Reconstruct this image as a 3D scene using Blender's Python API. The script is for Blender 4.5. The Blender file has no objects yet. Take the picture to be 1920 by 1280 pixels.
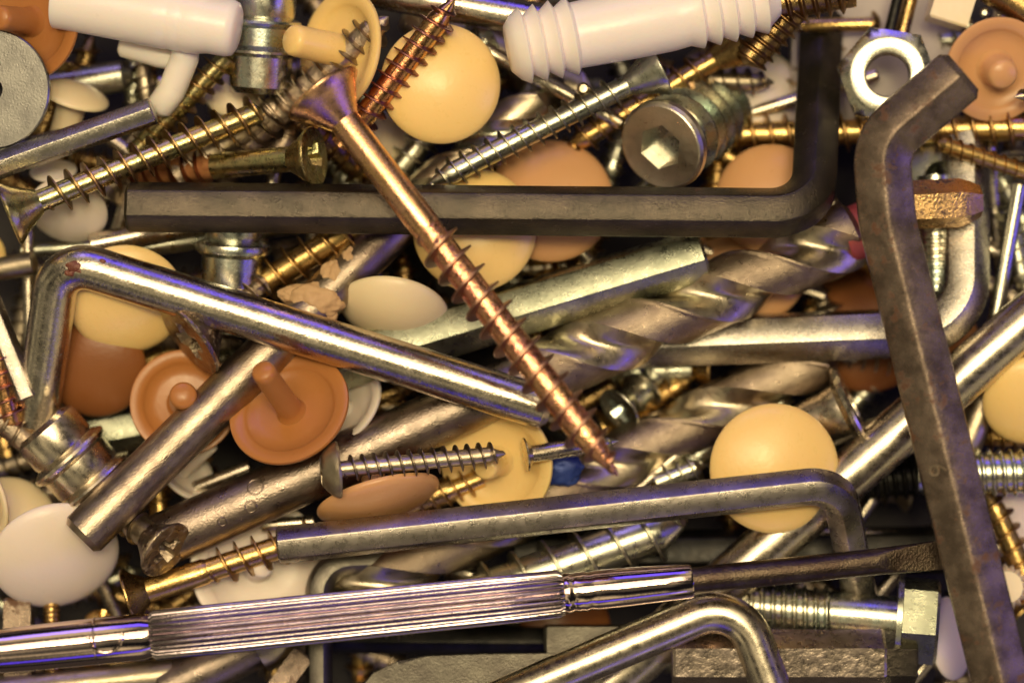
import bpy, bmesh, math, random
from mathutils import Vector, Matrix, Quaternion
R = random.Random(7)
PI = math.pi
S = 5e-5            # metres per photo pixel at the level of the topmost tools
D = 5000.0          # camera height in those pixels (0.25 m)
rad = math.radians

# ------------------------------------------------------------------ camera
C = bpy.context.scene.collection
scene = bpy.context.scene
cam = bpy.data.cameras.new('camera'); camo = bpy.data.objects.new('camera', cam); C.objects.link(camo)
cam.sensor_width = 36; cam.lens = 36 * D / 1920
cam.clip_start = 0.01; cam.clip_end = 20
camo.location = (0, 0, D * S)
cam.dof.use_dof = True; cam.dof.focus_distance = (D - 20) * S; cam.dof.aperture_fstop = 9.5
scene.camera = camo
scene.view_settings.view_transform = 'Standard'
scene.view_settings.look = 'None'
scene.view_settings.exposure = 0.55
scene.view_settings.gamma = 1.0
scene.view_settings.use_curve_mapping = False
scene.cycles.max_bounces = 8
scene.cycles.caustics_reflective = True

# ------------------------------------------------------------------ world: a dim warm room
w = bpy.data.worlds.new('World'); scene.world = w; w.use_nodes = True
nt = w.node_tree; nt.nodes.clear()
def N(nt, t, **kw):
    n = nt.nodes.new(t)
    for k, v in kw.items():
        if k.startswith('i_'): n.inputs[k[2:].replace('_', ' ')].default_value = v
        else: setattr(n, k, v)
    return n
tc = N(nt, 'ShaderNodeTexCoord')
no = N(nt, 'ShaderNodeTexNoise'); no.inputs['Scale'].default_value = 2.1; no.inputs['Detail'].default_value = 1.5
nt.links.new(tc.outputs['Generated'], no.inputs['Vector'])
cr = N(nt, 'ShaderNodeValToRGB')
cr.color_ramp.elements[0].position = .44; cr.color_ramp.elements[0].color = (.008, .007, .007, 1)
cr.color_ramp.elements[1].position = .66; cr.color_ramp.elements[1].color = (.64, .51, .28, 1)
e = cr.color_ramp.elements.new(.55); e.color = (.11, .095, .06, 1)
nt.links.new(no.outputs[0], cr.inputs[0])
bg = N(nt, 'ShaderNodeBackground'); bg.inputs['Strength'].default_value = 0.9
out = N(nt, 'ShaderNodeOutputWorld')
nt.links.new(cr.outputs[0], bg.inputs[0]); nt.links.new(bg.outputs[0], out.inputs[0])

# ------------------------------------------------------------------ lamps over the tray
def area(name, loc, sx, sy, L, col, tgt=(0, 0, 0)):
    l = bpy.data.lights.new(name, 'AREA'); l.shape = 'RECTANGLE'
    l.size = sx * S; l.size_y = sy * S
    l.energy = L * PI * l.size * l.size_y; l.color = col
    o = bpy.data.objects.new(name, l); C.objects.link(o)
    p = Vector(loc); o.location = p * S
    d = (Vector(tgt) - p).normalized()
    o.rotation_euler = d.to_track_quat('-Z', 'Y').to_euler()
    return o
area('window_light', (-900, 3900, 12300), 13500, 5900, 2.35, (1, .77, .48))
area('ceiling_lamp', (900, 1500, 11500), 2700, 1700, 23, (1, .82, .45))
area('ceiling_lamp', (-2100, 1700, 11500), 2100, 1200, 17, (1, .79, .48))
area('violet_lamp', (-500, 10500, 4700), 9000, 3100, 1.5, (.13, .07, 1))
area('violet_lamp', (10500, -1500, 4300), 3100, 7500, 1.5, (.13, .07, 1))
area('violet_lamp', (1000, -10500, 4500), 9000, 1800, .9, (.13, .07, 1))

# ------------------------------------------------------------------ materials
def metal(name, c1, c2=None, rough=.25, rv=.12, bump=.15, fine=.25, big=.02, rust=None, rust_amt=0, rust_col2=None, rust_scale=.03, metallic=1, scratch=.0, grain=None):
    m = bpy.data.materials.new(name); m.use_nodes = True; t = m.node_tree; t.nodes.clear(); L = t.links.new
    out = N(t, 'ShaderNodeOutputMaterial'); b = N(t, 'ShaderNodeBsdfPrincipled'); L(b.outputs[0], out.inputs[0])
    tc = N(t, 'ShaderNodeTexCoord'); mp = N(t, 'ShaderNodeMapping'); mp.inputs['Scale'].default_value = (1/S,)*3
    L(tc.outputs['Object'], mp.inputs['Vector'])
    oi = N(t, 'ShaderNodeObjectInfo'); mu = N(t, 'ShaderNodeMath', operation='MULTIPLY'); mu.inputs[1].default_value = 9000
    L(oi.outputs['Random'], mu.inputs[0]); ad = N(t, 'ShaderNodeVectorMath', operation='ADD')
    L(mp.outputs[0], ad.inputs[0]); L(mu.outputs[0], ad.inputs[1])
    def noise(sc, det=4, ro=.6, vec=None):
        n = N(t, 'ShaderNodeTexNoise'); n.inputs['Scale'].default_value = sc; n.inputs['Detail'].default_value = det; n.inputs['Roughness'].default_value = ro
        L((vec or ad).outputs[0], n.inputs['Vector']); return n
    n1 = noise(big, 5); n2 = noise(fine, 3)
    r1 = N(t, 'ShaderNodeMapRange'); r1.inputs['From Min'].default_value = .38; r1.inputs['From Max'].default_value = .62
    L(n1.outputs[0], r1.inputs['Value'])
    mx = N(t, 'ShaderNodeMix', data_type='RGBA'); mx.inputs[6].default_value = (*c1, 1); mx.inputs[7].default_value = (*(c2 or c1), 1)
    L(r1.outputs[0], mx.inputs[0]); col = mx.outputs[2]
    # small dark specks of grime
    r2 = N(t, 'ShaderNodeMapRange'); r2.inputs['From Min'].default_value = .62; r2.inputs['From Max'].default_value = .75
    L(noise(fine*.45, 5, .7).outputs[0], r2.inputs['Value'])
    sp = N(t, 'ShaderNodeMix', data_type='RGBA'); sp.inputs[7].default_value = (c1[0]*.25, c1[1]*.22, c1[2]*.2, 1)
    m3 = N(t, 'ShaderNodeMath', operation='MULTIPLY'); m3.inputs[1].default_value = .6 if grain is None else grain
    L(r2.outputs[0], m3.inputs[0]); L(m3.outputs[0], sp.inputs[0]); L(col, sp.inputs[6]); col = sp.outputs[2]
    rr = N(t, 'ShaderNodeMapRange'); rr.inputs['From Min'].default_value = .3; rr.inputs['From Max'].default_value = .7
    rr.inputs['To Min'].default_value = max(.02, rough - rv); rr.inputs['To Max'].default_value = rough + rv
    L(noise(big*2.5, 6, .7).outputs[0], rr.inputs['Value']); ro = rr.outputs[0]
    if rust:
        ru = noise(rust_scale, 6, .72); r3 = N(t, 'ShaderNodeMapRange')
        th = .72 - rust_amt * .4
        r3.inputs['From Min'].default_value = th; r3.inputs['From Max'].default_value = th + .07
        L(ru.outputs[0], r3.inputs['Value'])
        rc = N(t, 'ShaderNodeMix', data_type='RGBA'); rc.inputs[6].default_value = (*rust, 1); rc.inputs[7].default_value = (*(rust_col2 or [x*.4 for x in rust]), 1)
        L(n2.outputs[0], rc.inputs[0])
        m4 = N(t, 'ShaderNodeMix', data_type='RGBA'); L(r3.outputs[0], m4.inputs[0]); L(col, m4.inputs[6]); L(rc.outputs[2], m4.inputs[7]); col = m4.outputs[2]
        m5 = N(t, 'ShaderNodeMix', data_type='FLOAT'); L(r3.outputs[0], m5.inputs[0]); L(ro, m5.inputs[2]); m5.inputs[3].default_value = .6; ro = m5.outputs[0]
        m6 = N(t, 'ShaderNodeMapRange'); m6.inputs['To Min'].default_value = metallic; m6.inputs['To Max'].default_value = .25
        L(r3.outputs[0], m6.inputs['Value']); L(m6.outputs[0], b.inputs['Metallic'])
    else: b.inputs['Metallic'].default_value = metallic
    L(col, b.inputs['Base Color']); L(ro, b.inputs['Roughness'])
    bu = N(t, 'ShaderNodeBump'); bu.inputs['Strength'].default_value = min(1, bump); bu.inputs['Distance'].default_value = 2.4 * S
    s1 = N(t, 'ShaderNodeMath', operation='ADD'); L(n2.outputs[0], s1.inputs[0])
    s2 = N(t, 'ShaderNodeMath', operation='MULTIPLY'); s2.inputs[1].default_value = .45; L(noise(fine*.22, 3).outputs[0], s2.inputs[0]); L(s2.outputs[0], s1.inputs[1])
    L(s1.outputs[0], bu.inputs['Height']); L(bu.outputs[0], b.inputs['Normal'])
    return m
def plastic(name, c, c2=None, rough=.33, sss=.25, coat=.0, rad_px=16, big=.012):
    m = bpy.data.materials.new(name); m.use_nodes = True; t = m.node_tree; L = t.links.new
    b = t.nodes['Principled BSDF']
    tc = N(t, 'ShaderNodeTexCoord'); mp = N(t, 'ShaderNodeMapping'); mp.inputs['Scale'].default_value = (1/S,)*3
    L(tc.outputs['Object'], mp.inputs['Vector'])
    n1 = N(t, 'ShaderNodeTexNoise'); n1.inputs['Scale'].default_value = big; n1.inputs['Detail'].default_value = 4; L(mp.outputs[0], n1.inputs['Vector'])
    n2 = N(t, 'ShaderNodeTexNoise'); n2.inputs['Scale'].default_value = .12; n2.inputs['Detail'].default_value = 5; L(mp.outputs[0], n2.inputs['Vector'])
    n3 = N(t, 'ShaderNodeTexNoise'); n3.inputs['Scale'].default_value = .05; n3.inputs['Detail'].default_value = 8; n3.inputs['Roughness'].default_value = .75; L(mp.outputs[0], n3.inputs['Vector'])
    mx = N(t, 'ShaderNodeMix', data_type='RGBA'); mx.inputs[6].default_value = (*c, 1); mx.inputs[7].default_value = (*(c2 or [x*.86 for x in c]), 1)
    L(n1.outputs[0], mx.inputs[0])
    r = N(t, 'ShaderNodeMapRange'); r.inputs['From Min'].default_value = .66; r.inputs['From Max'].default_value = .76; r.inputs['To Max'].default_value = .45; L(n3.outputs[0], r.inputs['Value'])
    m2 = N(t, 'ShaderNodeMix', data_type='RGBA'); L(r.outputs[0], m2.inputs[0]); L(mx.outputs[2], m2.inputs[6]); m2.inputs[7].default_value = (c[0]*.5, c[1]*.4, c[2]*.35, 1)
    L(m2.outputs[2], b.inputs['Base Color'])
    rr = N(t, 'ShaderNodeMapRange'); rr.inputs['To Min'].default_value = rough-.1; rr.inputs['To Max'].default_value = rough+.15; L(n3.outputs[0], rr.inputs['Value']); L(rr.outputs[0], b.inputs['Roughness'])
    b.inputs['Subsurface Weight'].default_value = sss; b.inputs['Subsurface Radius'].default_value = (1, .6, .35); b.inputs['Subsurface Scale'].default_value = rad_px * S
    b.inputs['Coat Weight'].default_value = coat; b.inputs['Specular IOR Level'].default_value = .45
    bu = N(t, 'ShaderNodeBump'); bu.inputs['Strength'].default_value = .12; bu.inputs['Distance'].default_value = 3 * S
    L(n2.outputs[0], bu.inputs['Height']); L(bu.outputs[0], b.inputs['Normal'])
    return m
RUST = (.30, .10, .035)
M = dict(
    chrome=metal('chrome', (.68, .55, .53), rough=.09, rv=.05, bump=.05, grain=.25),
    grip_chrome=metal('grip_chrome', (.50, .43, .45), (.40, .35, .38), rough=.12, rv=.06, bump=.12, grain=.5),
    nickel=metal('nickel_plating', (.66, .60, .52), (.55, .50, .42), rough=.23, rv=.1, bump=.2, grain=.95, fine=.2, rust=(.10, .05, .03), rust_amt=.2, rust_scale=.035),
    polished=metal('polished_steel', (.70, .63, .52), (.58, .52, .43), rough=.28, rv=.10, bump=.06),
    zinc=metal('zinc_plating', (.64, .64, .53), (.50, .53, .45), rough=.30, rv=.10, bump=.15),
    zinc_blue=metal('blue_zinc_plating', (.56, .64, .60), (.66, .62, .52), rough=.27, rv=.08, bump=.12),
    satin_zinc=metal('satin_zinc', (.72, .65, .56), (.56, .53, .45), rough=.34, rv=.1, bump=.3),
    zinc_dull=metal('dull_zinc', (.58, .50, .38), (.42, .36, .27), rough=.38, rv=.12, bump=.25, rust=(.25, .13, .06), rust_amt=.15),
    hexkey=metal('satin_steel', (.44, .40, .37), (.30, .275, .25), rough=.30, rv=.1, bump=.28, fine=.5, grain=.15),
    hexbright=metal('bright_hex_steel', (.50, .47, .42), (.38, .36, .32), rough=.26, rv=.1, bump=.3, fine=.4),
    spade=metal('spade_steel', (.16, .15, .13), (.11, .10, .09), rough=.4, rv=.08, bump=.3),
    hexgreen=metal('zinc_hex_steel', (.40, .42, .33), (.26, .28, .22), rough=.30, rv=.12, bump=.35, fine=.4),
    black=metal('black_oxide', (.085, .071, .058), (.055, .048, .040), rough=.24, rv=.05, bump=.55, fine=.3, metallic=.85, grain=.1),
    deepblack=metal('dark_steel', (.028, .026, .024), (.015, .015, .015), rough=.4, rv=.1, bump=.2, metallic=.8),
    oldsteel=metal('old_rusty_steel', (.30, .235, .185), (.15, .115, .09), rough=.25, rv=.1, bump=.32, fine=.4, rust=(.17, .075, .035), rust_amt=.40, rust_col2=(.08, .045, .03), rust_scale=.022, metallic=.8),
    blade=metal('tarnished_blade', (.12, .095, .07), (.07, .05, .04), rough=.36, rv=.1, bump=.5, rust=(.14, .07, .04), rust_amt=.25, rust_scale=.05),
    drill=metal('drill_land', (.42, .34, .26), (.28, .22, .17), rough=.34, rv=.12, bump=.6, fine=.4, rust=(.34, .13, .05), rust_amt=.14, rust_scale=.025),
    flute=metal('drill_flute', (.66, .57, .43), (.48, .43, .33), rough=.34, rv=.10, bump=.3, fine=.09),
    shank=metal('drill_shank', (.36, .29, .25), (.25, .21, .18), rough=.34, rv=.12, bump=.4, rust=(.20, .08, .05), rust_amt=.2, rust_scale=.02),
    pin=metal('worn_pin', (.42, .35, .28), (.28, .22, .18), rough=.35, rv=.1, bump=.35, rust=(.14, .08, .06), rust_amt=.16, rust_scale=.02),
    copper=metal('copper_plating', (.88, .52, .33), (.80, .50, .24), rough=.28, rv=.1, bump=.25, fine=.18, rust=(.22, .08, .06), rust_amt=.18, rust_scale=.05),
    copper_rough=metal('rough_copper', (.90, .52, .28), (.66, .28, .20), rough=.24, rv=.1, bump=.9, fine=.10, rust=(.20, .07, .09), rust_amt=.36, rust_scale=.045),
    red_copper=metal('red_copper', (.62, .26, .14), (.62, .40, .18), rough=.24, rv=.08, bump=.4, fine=.1, rust=(.20, .08, .12), rust_amt=.2, rust_scale=.05),
    gold=metal('yellow_zinc', (.72, .49, .19), (.58, .40, .16), rough=.30, rv=.1, bump=.25, fine=.15, rust=(.24, .10, .05), rust_amt=.14, rust_scale=.05),
    gold_green=metal('green_gold_zinc', (.64, .48, .24), (.50, .50, .26), rough=.28, rv=.1, bump=.3, fine=.12, rust=(.30, .14, .05), rust_amt=.12, rust_scale=.05),
    gold_dark=metal('dark_yellow_zinc', (.44, .30, .13), (.32, .22, .10), rough=.28, rv=.1, bump=.35, rust=(.18, .08, .04), rust_amt=.22, rust_scale=.05),
    rustmetal=metal('heavy_rust', (.48, .22, .09), (.30, .11, .04), rough=.5, rv=.15, bump=1, fine=.09, rust=(.52, .24, .08), rust_amt=.5, rust_scale=.05, metallic=.4),
    corroded=metal('white_corrosion', (.58, .50, .41), (.42, .33, .25), rough=.45, rv=.15, bump=.9, fine=.12, rust=(.58, .47, .38), rust_amt=.38, rust_scale=.05, rust_col2=(.35, .27, .20)),
    rusty_dark=metal('dark_rusty_steel', (.26, .19, .15), (.38, .33, .25), rough=.35, rv=.12, bump=.9, fine=.09, rust=(.15, .055, .03), rust_amt=.42, rust_scale=.045, rust_col2=(.5, .42, .28)),
    foil=metal('crumpled_coating', (.62, .52, .46), (.48, .40, .34), rough=.3, rv=.1, bump=.8, fine=.05, grain=.2),
    bronze=metal('bronzed_steel', (.74, .48, .22), (.52, .34, .17), rough=.3, rv=.1, bump=.7, fine=.2, rust=(.10, .05, .05), rust_amt=.38, rust_scale=.04),
    red=metal('red_paint', (.42, .07, .07), (.50, .12, .10), rough=.4, bump=.3, metallic=.1),
    blue=metal('blue_paint', (.03, .06, .28), (.05, .10, .36), rough=.35, bump=.4, metallic=.3),
    orange_rust=metal('orange_rust', (.50, .18, .06), (.38, .14, .06), rough=.5, bump=.6, metallic=.2),
    nut=metal('bright_nut', (.70, .70, .60), rough=.26, rv=.08, bump=.12),
    washer=metal('washer_steel', (.30, .30, .28), (.22, .22, .21), rough=.32, rv=.08, bump=.15),
    engraved=metal('engraved_edge', (.42, .34, .26), rough=.4, bump=.2),
    stain=metal('rust_spot', (.13, .035, .02), (.20, .07, .04), rough=.35, bump=.8, metallic=.1),
    cream=plastic('cream_plastic', (.94, .68, .27), (.91, .63, .25), rough=.27),
    cream_pale=plastic('pale_cream_plastic', (.92, .68, .29), (.88, .62, .26), rough=.27),
    tan=plastic('tan_plastic', (.68, .375, .175), (.62, .345, .165), rough=.28),
    orange=plastic('caramel_plastic', (.45, .185, .055), (.40, .165, .05), rough=.3),
    brown=plastic('brown_plastic', (.27, .10, .03), (.22, .08, .026), rough=.33),
    white=plastic('white_plastic', (.87, .77, .70), (.82, .71, .64), rad_px=22),
    lilac=plastic('milky_nylon', (.93, .86, .80), (.89, .82, .77), rad_px=30, sss=.4, rough=.28),
    ivory=plastic('ivory_plastic', (.86, .72, .50), (.82, .68, .46)),
    grey=plastic('pale_grey_plastic', (.52, .46, .43), (.45, .40, .38), rough=.5, sss=0),
    crust=plastic('dried_filler', (.62, .42, .24), (.48, .30, .16), rough=.7, sss=.1, big=.05),
    tray=plastic('tray_painted_shade', (.05, .045, .045), (.03, .028, .026), rough=.9, sss=0),  # near-black tray colour paints in the shade of the gaps
)

def fin_of(n):
    return n + '_crest' if n + '_crest' in M else n
for n_, a, b in (('gold', (.34, .20, .09), (.42, .27, .10)), ('gold_green', (.36, .22, .11), (.28, .20, .09)), ('gold_dark', (.22, .13, .06), (.30, .18, .07)), ('copper_rough', (.46, .27, .18), (.34, .20, .15)),
                 ('zinc_dull', (.26, .22, .18), (.20, .16, .12)), ('corroded', (.26, .21, .17), (.36, .29, .22)), ('red_copper', (.34, .13, .10), (.28, .14, .16)), ('zinc', (.40, .39, .32), (.28, .26, .20)), ('rustmetal', (.34, .17, .09), (.24, .12, .06))):
    M[n_ + '_crest'] = metal(n_ + '_worn_crest', a, b, rough=.34, rv=.1, bump=.4)
# ------------------------------------------------------------------ placing
def kz(z): return (D - z) / D
def W(px, py, z=0):
    k = kz(z); return Vector(((px - 960) * k, (640 - py) * k, z))
def frame(A, B, roll=0):
    d = (B - A).normalized(); up = Vector((0, 0, 1)) if abs(d.z) < .97 else Vector((0, 1, 0))
    x = up - d * up.dot(d); x.normalize(); y = d.cross(x)
    m = Matrix((x, y, d)).transposed().to_4x4() @ Matrix.Rotation(roll, 4, 'Z')
    m.translation = A * S
    return m
def link(name, bm, mats, parent=None, matrix=None, ang=35, smooth=True):
    bm.normal_update()
    bmesh.ops.recalc_face_normals(bm, faces=bm.faces)
    for v in bm.verts: v.co *= S
    th = rad(ang)
    for f in bm.faces: f.smooth = smooth
    for ed in bm.edges:
        if len(ed.link_faces) != 2 or ed.calc_face_angle(0) > th: ed.smooth = False
    me = bpy.data.meshes.new(name); bm.to_mesh(me); bm.free()
    for m in (mats if isinstance(mats, (list, tuple)) else [mats]): me.materials.append(M[m] if isinstance(m, str) else m)
    o = bpy.data.objects.new(name, me); C.objects.link(o)
    if parent: o.parent = parent
    if matrix is not None: o.matrix_world = matrix
    return o
def tag(o, label, cat, group=None):
    o['label'] = label; o['category'] = cat
    if group: o['group'] = group
    return o
def thing(name, label, cat, matrix, group=None):
    o = bpy.data.objects.new(name, None); C.objects.link(o); o.matrix_world = matrix
    o.empty_display_size = .002
    return tag(o, label, cat, group)

# ------------------------------------------------------------------ shapes
def ring(bm, r, z, n, ph=0): return [bm.verts.new((r*math.cos(2*PI*i/n+ph), r*math.sin(2*PI*i/n+ph), z)) for i in range(n)]
def bridge(bm, a, b, mi=0):
    n = len(a)
    for i in range(n):
        f = bm.faces.new((a[i], a[(i+1) % n], b[(i+1) % n], b[i])); f.material_index = mi
def lathe(bm, prof, n=40, mi=0, cap0=True, cap1=True, ph=0):
    rs = []
    for r, z in prof:
        rs.append([bm.verts.new((0, 0, z))] if r < 1e-6 else ring(bm, r, z, n, ph))
    for a, b in zip(rs, rs[1:]):
        if len(a) == 1 and len(b) == 1: continue
        if len(a) == 1:
            for i in range(n): bm.faces.new((a[0], b[(i+1) % n], b[i])).material_index = mi
        elif len(b) == 1:
            for i in range(n): bm.faces.new((a[i], a[(i+1) % n], b[0])).material_index = mi
        else: bridge(bm, a, b, mi)
    if cap0 and len(rs[0]) > 1: bm.faces.new(rs[0][::-1]).material_index = mi
    if cap1 and len(rs[-1]) > 1: bm.faces.new(rs[-1]).material_index = mi
    return rs
def thread(bm, z0, z1, rc, ro, pitch, tip=0, wid=.15, seg=22, mi=0, ph=0, jit=0, start_cap=True, tipr=.06, crest=.045):
    """core with a helical fin; the last `tip` length tapers to a point"""
    def rcz(z):
        t = max(0, (z - (z1 - tip)) / tip) if tip else 0
        return rc * (1 - t) ** .8 + rc * tipr * t if t < 1 else rc * tipr
    prof = [(rc, z0)]
    nb = max(2, int((z1 - z0) / (pitch * .5)))
    for i in range(1, nb): 
        z = z0 + (z1 - z0) * i / nb
        if z < z1 - tip - 1: prof.append((rc * (1 + R.uniform(-jit, jit)), z))
    for i in range(7 if tip else 1):
        z = z1 - tip + tip * i / 6 if tip else z1
        prof.append((rcz(z), z))
    lathe(bm, prof, 26, mi, cap0=start_cap)
    turns = (z1 - tip * .12 - z0 - pitch * .3) / pitch
    n = int(turns * seg); prev = None
    for i in range(n + 1):
        a = 2 * PI * i / seg; z = z0 + pitch * .3 + pitch * i / seg
        f = min(1, i / (seg * .6), (n - i) / (seg * .5) + .02)
        r0 = rcz(z) * .93; t = max(0, (z - (z1 - tip)) / tip) if tip else 0
        r1 = r0 + (ro - rc * .93) * f * (1 - .72 * t) * (1 + R.uniform(-jit, jit) * 1.5)
        w = pitch * wid; c, s = math.cos(a + ph), math.sin(a + ph); cw = pitch * crest
        cur = [bm.verts.new((r0*c, r0*s, z - w)), bm.verts.new((r1*c, r1*s, z - cw)), bm.verts.new((r1*c, r1*s, z + cw)), bm.verts.new((r0*c, r0*s, z + w))]
        if prev:
            for q in range(3):
                bm.faces.new((prev[q], prev[q+1], cur[q+1], cur[q])).material_index = 1
        prev = cur
def headface(bm, r, z, kind, depth, n=40, dome=0, mi=0):
    """flat or domed face toward -z with a recess sunk toward +z; returns the outer ring"""
    outer = ring(bm, r, z, n)
    if kind == 'cross':
        a, b = .15*r, .56*r
        pts = [(b, -a), (b, a), (a*1.5, a*1.5), (a, b), (-a, b), (-a*1.5, a*1.5), (-b, a), (-b, -a), (-a*1.5, -a*1.5), (-a, -b), (a, -b), (a*1.5, -a*1.5)]
    elif kind == 'slot': a, b = .12*r, .93*r; pts = [(b, -a), (b, a), (-b, a), (-b, -a)]
    elif kind == 'hex': pts = [(.56*r*math.cos(PI/3*i), .56*r*math.sin(PI/3*i)) for i in range(6)]
    else:
        c = bm.verts.new((0, 0, z - dome))
        mid = ring(bm, r*.6, z - dome*.72, n)
        bridge(bm, mid, outer)
        for i in range(n): bm.faces.new((c, mid[(i+1) % n], mid[i]))
        return outer
    zt = z
    if dome:
        mid = ring(bm, r*.82, z - dome*.45, n); bridge(bm, mid, outer); mid2 = ring(bm, r*.63, z - dome*.8, n); bridge(bm, mid2, mid); base = mid2; zt = z - dome*.8
    else: base = outer
    inner = [bm.verts.new((x, y, zt - dome*.1)) for x, y in pts]
    k = len(inner); m = len(base)
    eds = []
    for lst in (inner, base):
        for i in range(len(lst)):
            ed = bm.edges.get((lst[i], lst[(i+1) % len(lst)])) or bm.edges.new((lst[i], lst[(i+1) % len(lst)])); eds.append(ed)
    bmesh.ops.triangle_fill(bm, use_beauty=True, use_dissolve=False, edges=eds)
    sc = .9 if kind != 'cross' else .55
    low = [bm.verts.new((x*sc, y*sc, zt + depth)) for x, y in pts]
    bridge(bm, low, inner)
    if kind == 'hex':
        cv = bm.verts.new((0, 0, zt + depth + r*.42))
        for i in range(len(low)): bm.faces.new((cv, low[(i+1) % len(low)], low[i]))
    else: bm.faces.new(low)
    return outer

def screw(A, B, label, head='flat', recess='cross', hr=40, hd=None, rs=18, smooth=0, rc=16, ro=28, pitch=26, tip=40, mh='gold', ms='gold', mt='gold',
          roll=0, group=None, name='screw', cat='screw', jit=.01, wid=.15, parts=True, nohead=False):
    A = W(*A); B = W(*B); k = kz((A.z + B.z)/2); L = (B - A).length
    hr, rs, rc, ro, pitch, tip, smooth = (v*k for v in (hr, rs, rc, ro, pitch, tip, smooth))
    mx = frame(A, B, roll); t = thing(name, label, cat, mx, group)
    hd = (hd*k) if hd else (hr - rs) * .95
    z = 0
    if not nohead:
        bm = bmesh.new()
        if head == 'flat':
            o = headface(bm, hr*.97, 0, recess, hr*.45)
            r1 = ring(bm, hr, hr*.04, 40); r2 = ring(bm, hr*.99, hr*.10, 40); bridge(bm, o, r1); bridge(bm, r1, r2); last = r2
            for f in (.25, .5, .75, 1):
                rr = hr + (rs - hr) * (f ** .8); nx = ring(bm, rr, hr*.1 + hd*f, 40); bridge(bm, last, nx); last = nx
            bm.faces.new(last); z = hr*.1 + hd
        else:   # pan head
            o = headface(bm, hr*.88, hr*.30, recess, hr*.45, dome=hr*.38)
            r0 = ring(bm, hr*.96, hr*.42, 40); r1 = ring(bm, hr, hr*.52, 40); r2 = ring(bm, hr*.97, hr*.60, 40); r3 = ring(bm, rs, hr*.62, 40)
            bridge(bm, o, r0); bridge(bm, r0, r1); bridge(bm, r1, r2); bridge(bm, r2, r3); bm.faces.new(r3); z = hr*.6
        link('head', bm, mh, t)
    if smooth:
        bm = bmesh.new(); lathe(bm, [(rs, z-1), (rs, z+smooth*.5), (rs, z+smooth), (rc, z+smooth+rs*.35)], 36); link('shank', bm, ms, t); z += smooth
    bm = bmesh.new(); thread(bm, z, L, rc, ro, pitch, tip, wid=wid, jit=jit); link('thread', bm, [mt, fin_of(mt)], t, ang=28)
    return t

def path_pts(pts, fr):
    """world path with filleted corners"""
    P = [W(*p) for p in pts]; out = [P[0]]
    for i in range(1, len(P) - 1):
        a, b, c = P[i-1], P[i], P[i+1]; u = (a-b).normalized(); v = (c-b).normalized(); ang = u.angle(v)
        r = fr[i-1] if isinstance(fr, (list, tuple)) else fr
        t = min(r / math.tan(ang/2), (a-b).length*.95, (c-b).length*.95); rr = t * math.tan(ang/2)
        cen = b + (u+v).normalized() * (rr / math.sin(ang/2))
        s, e = b + u*t, b + v*t; q = (s-cen).rotation_difference(e-cen); st = 14
        for j in range(st+1): out.append(cen + Quaternion().slerp(q, j/st) @ (s-cen))
    out.append(P[-1]); return out
def sweep_bm(path, r, n, roll=0, chamfer=.15, taper=None, bevel=0, sub=1):
    bm = bmesh.new(); rings = []
    prof = []
    if bevel:
        for i in range(n):
            a = 2*PI*i/n + roll
            for da in (-bevel, 0, bevel): 
                rr = 1.0 if da == 0 else 1.0
                prof.append((a + da, .972 if da == 0 else math.cos(PI/n)/math.cos(PI/n - abs(da))))
    else: prof = [(2*PI*i/n + roll, 1) for i in range(n)]
    m = len(path)
    lens = [0]
    for i in range(1, m): lens.append(lens[-1] + (path[i]-path[i-1]).length)
    def T(i): return ((path[min(i+1, m-1)] - path[i]).normalized() + (path[i] - path[max(i-1, 0)]).normalized()).normalized()
    items = []
    c = r * chamfer
    items.append((path[0], T(0), 1 - chamfer)); items.append((path[0] + T(0)*c, T(0), 1))
    for i in range(1, m-1): items.append((path[i], T(i), 1))
    items.append((path[-1] - T(m-1)*c, T(m-1), 1)); items.append((path[-1], T(m-1), 1 - chamfer))
    x = None; pt = None
    for p, t, s in items:
        if x is None: up = Vector((0, 0, 1)); x = (up - t*up.dot(t)).normalized()
        else: x = pt.rotation_difference(t) @ x; x = (x - t*x.dot(t)).normalized()
        pt = t; y = t.cross(x)
        rings.append([bm.verts.new(p + (x*math.cos(a) + y*math.sin(a)) * r*s*f) for a, f in prof])
    for a, b in zip(rings, rings[1:]): bridge(bm, a, b)
    bm.faces.new(rings[0][::-1]); bm.faces.new(rings[-1])
    return bm
def localise(bm, o): 
    for v in bm.verts: v.co -= o
def bar(name, label, cat, pts, r, mat, n=32, roll=0, fr=60, chamfer=.15, group=None, parent=None, bevel=None):
    P = path_pts(pts, fr); k = kz(pts[0][2]); 
    bm = sweep_bm(P, r*k, n, roll, chamfer, bevel=(rad(4.6) if n <= 6 else 0) if bevel is None else bevel)
    o0 = P[0].copy(); localise(bm, o0)
    o = link(name, bm, mat, ang=20 if n <= 6 else 35, matrix=Matrix.Translation(o0*S))
    return tag(o, label, cat, group), P

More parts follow.
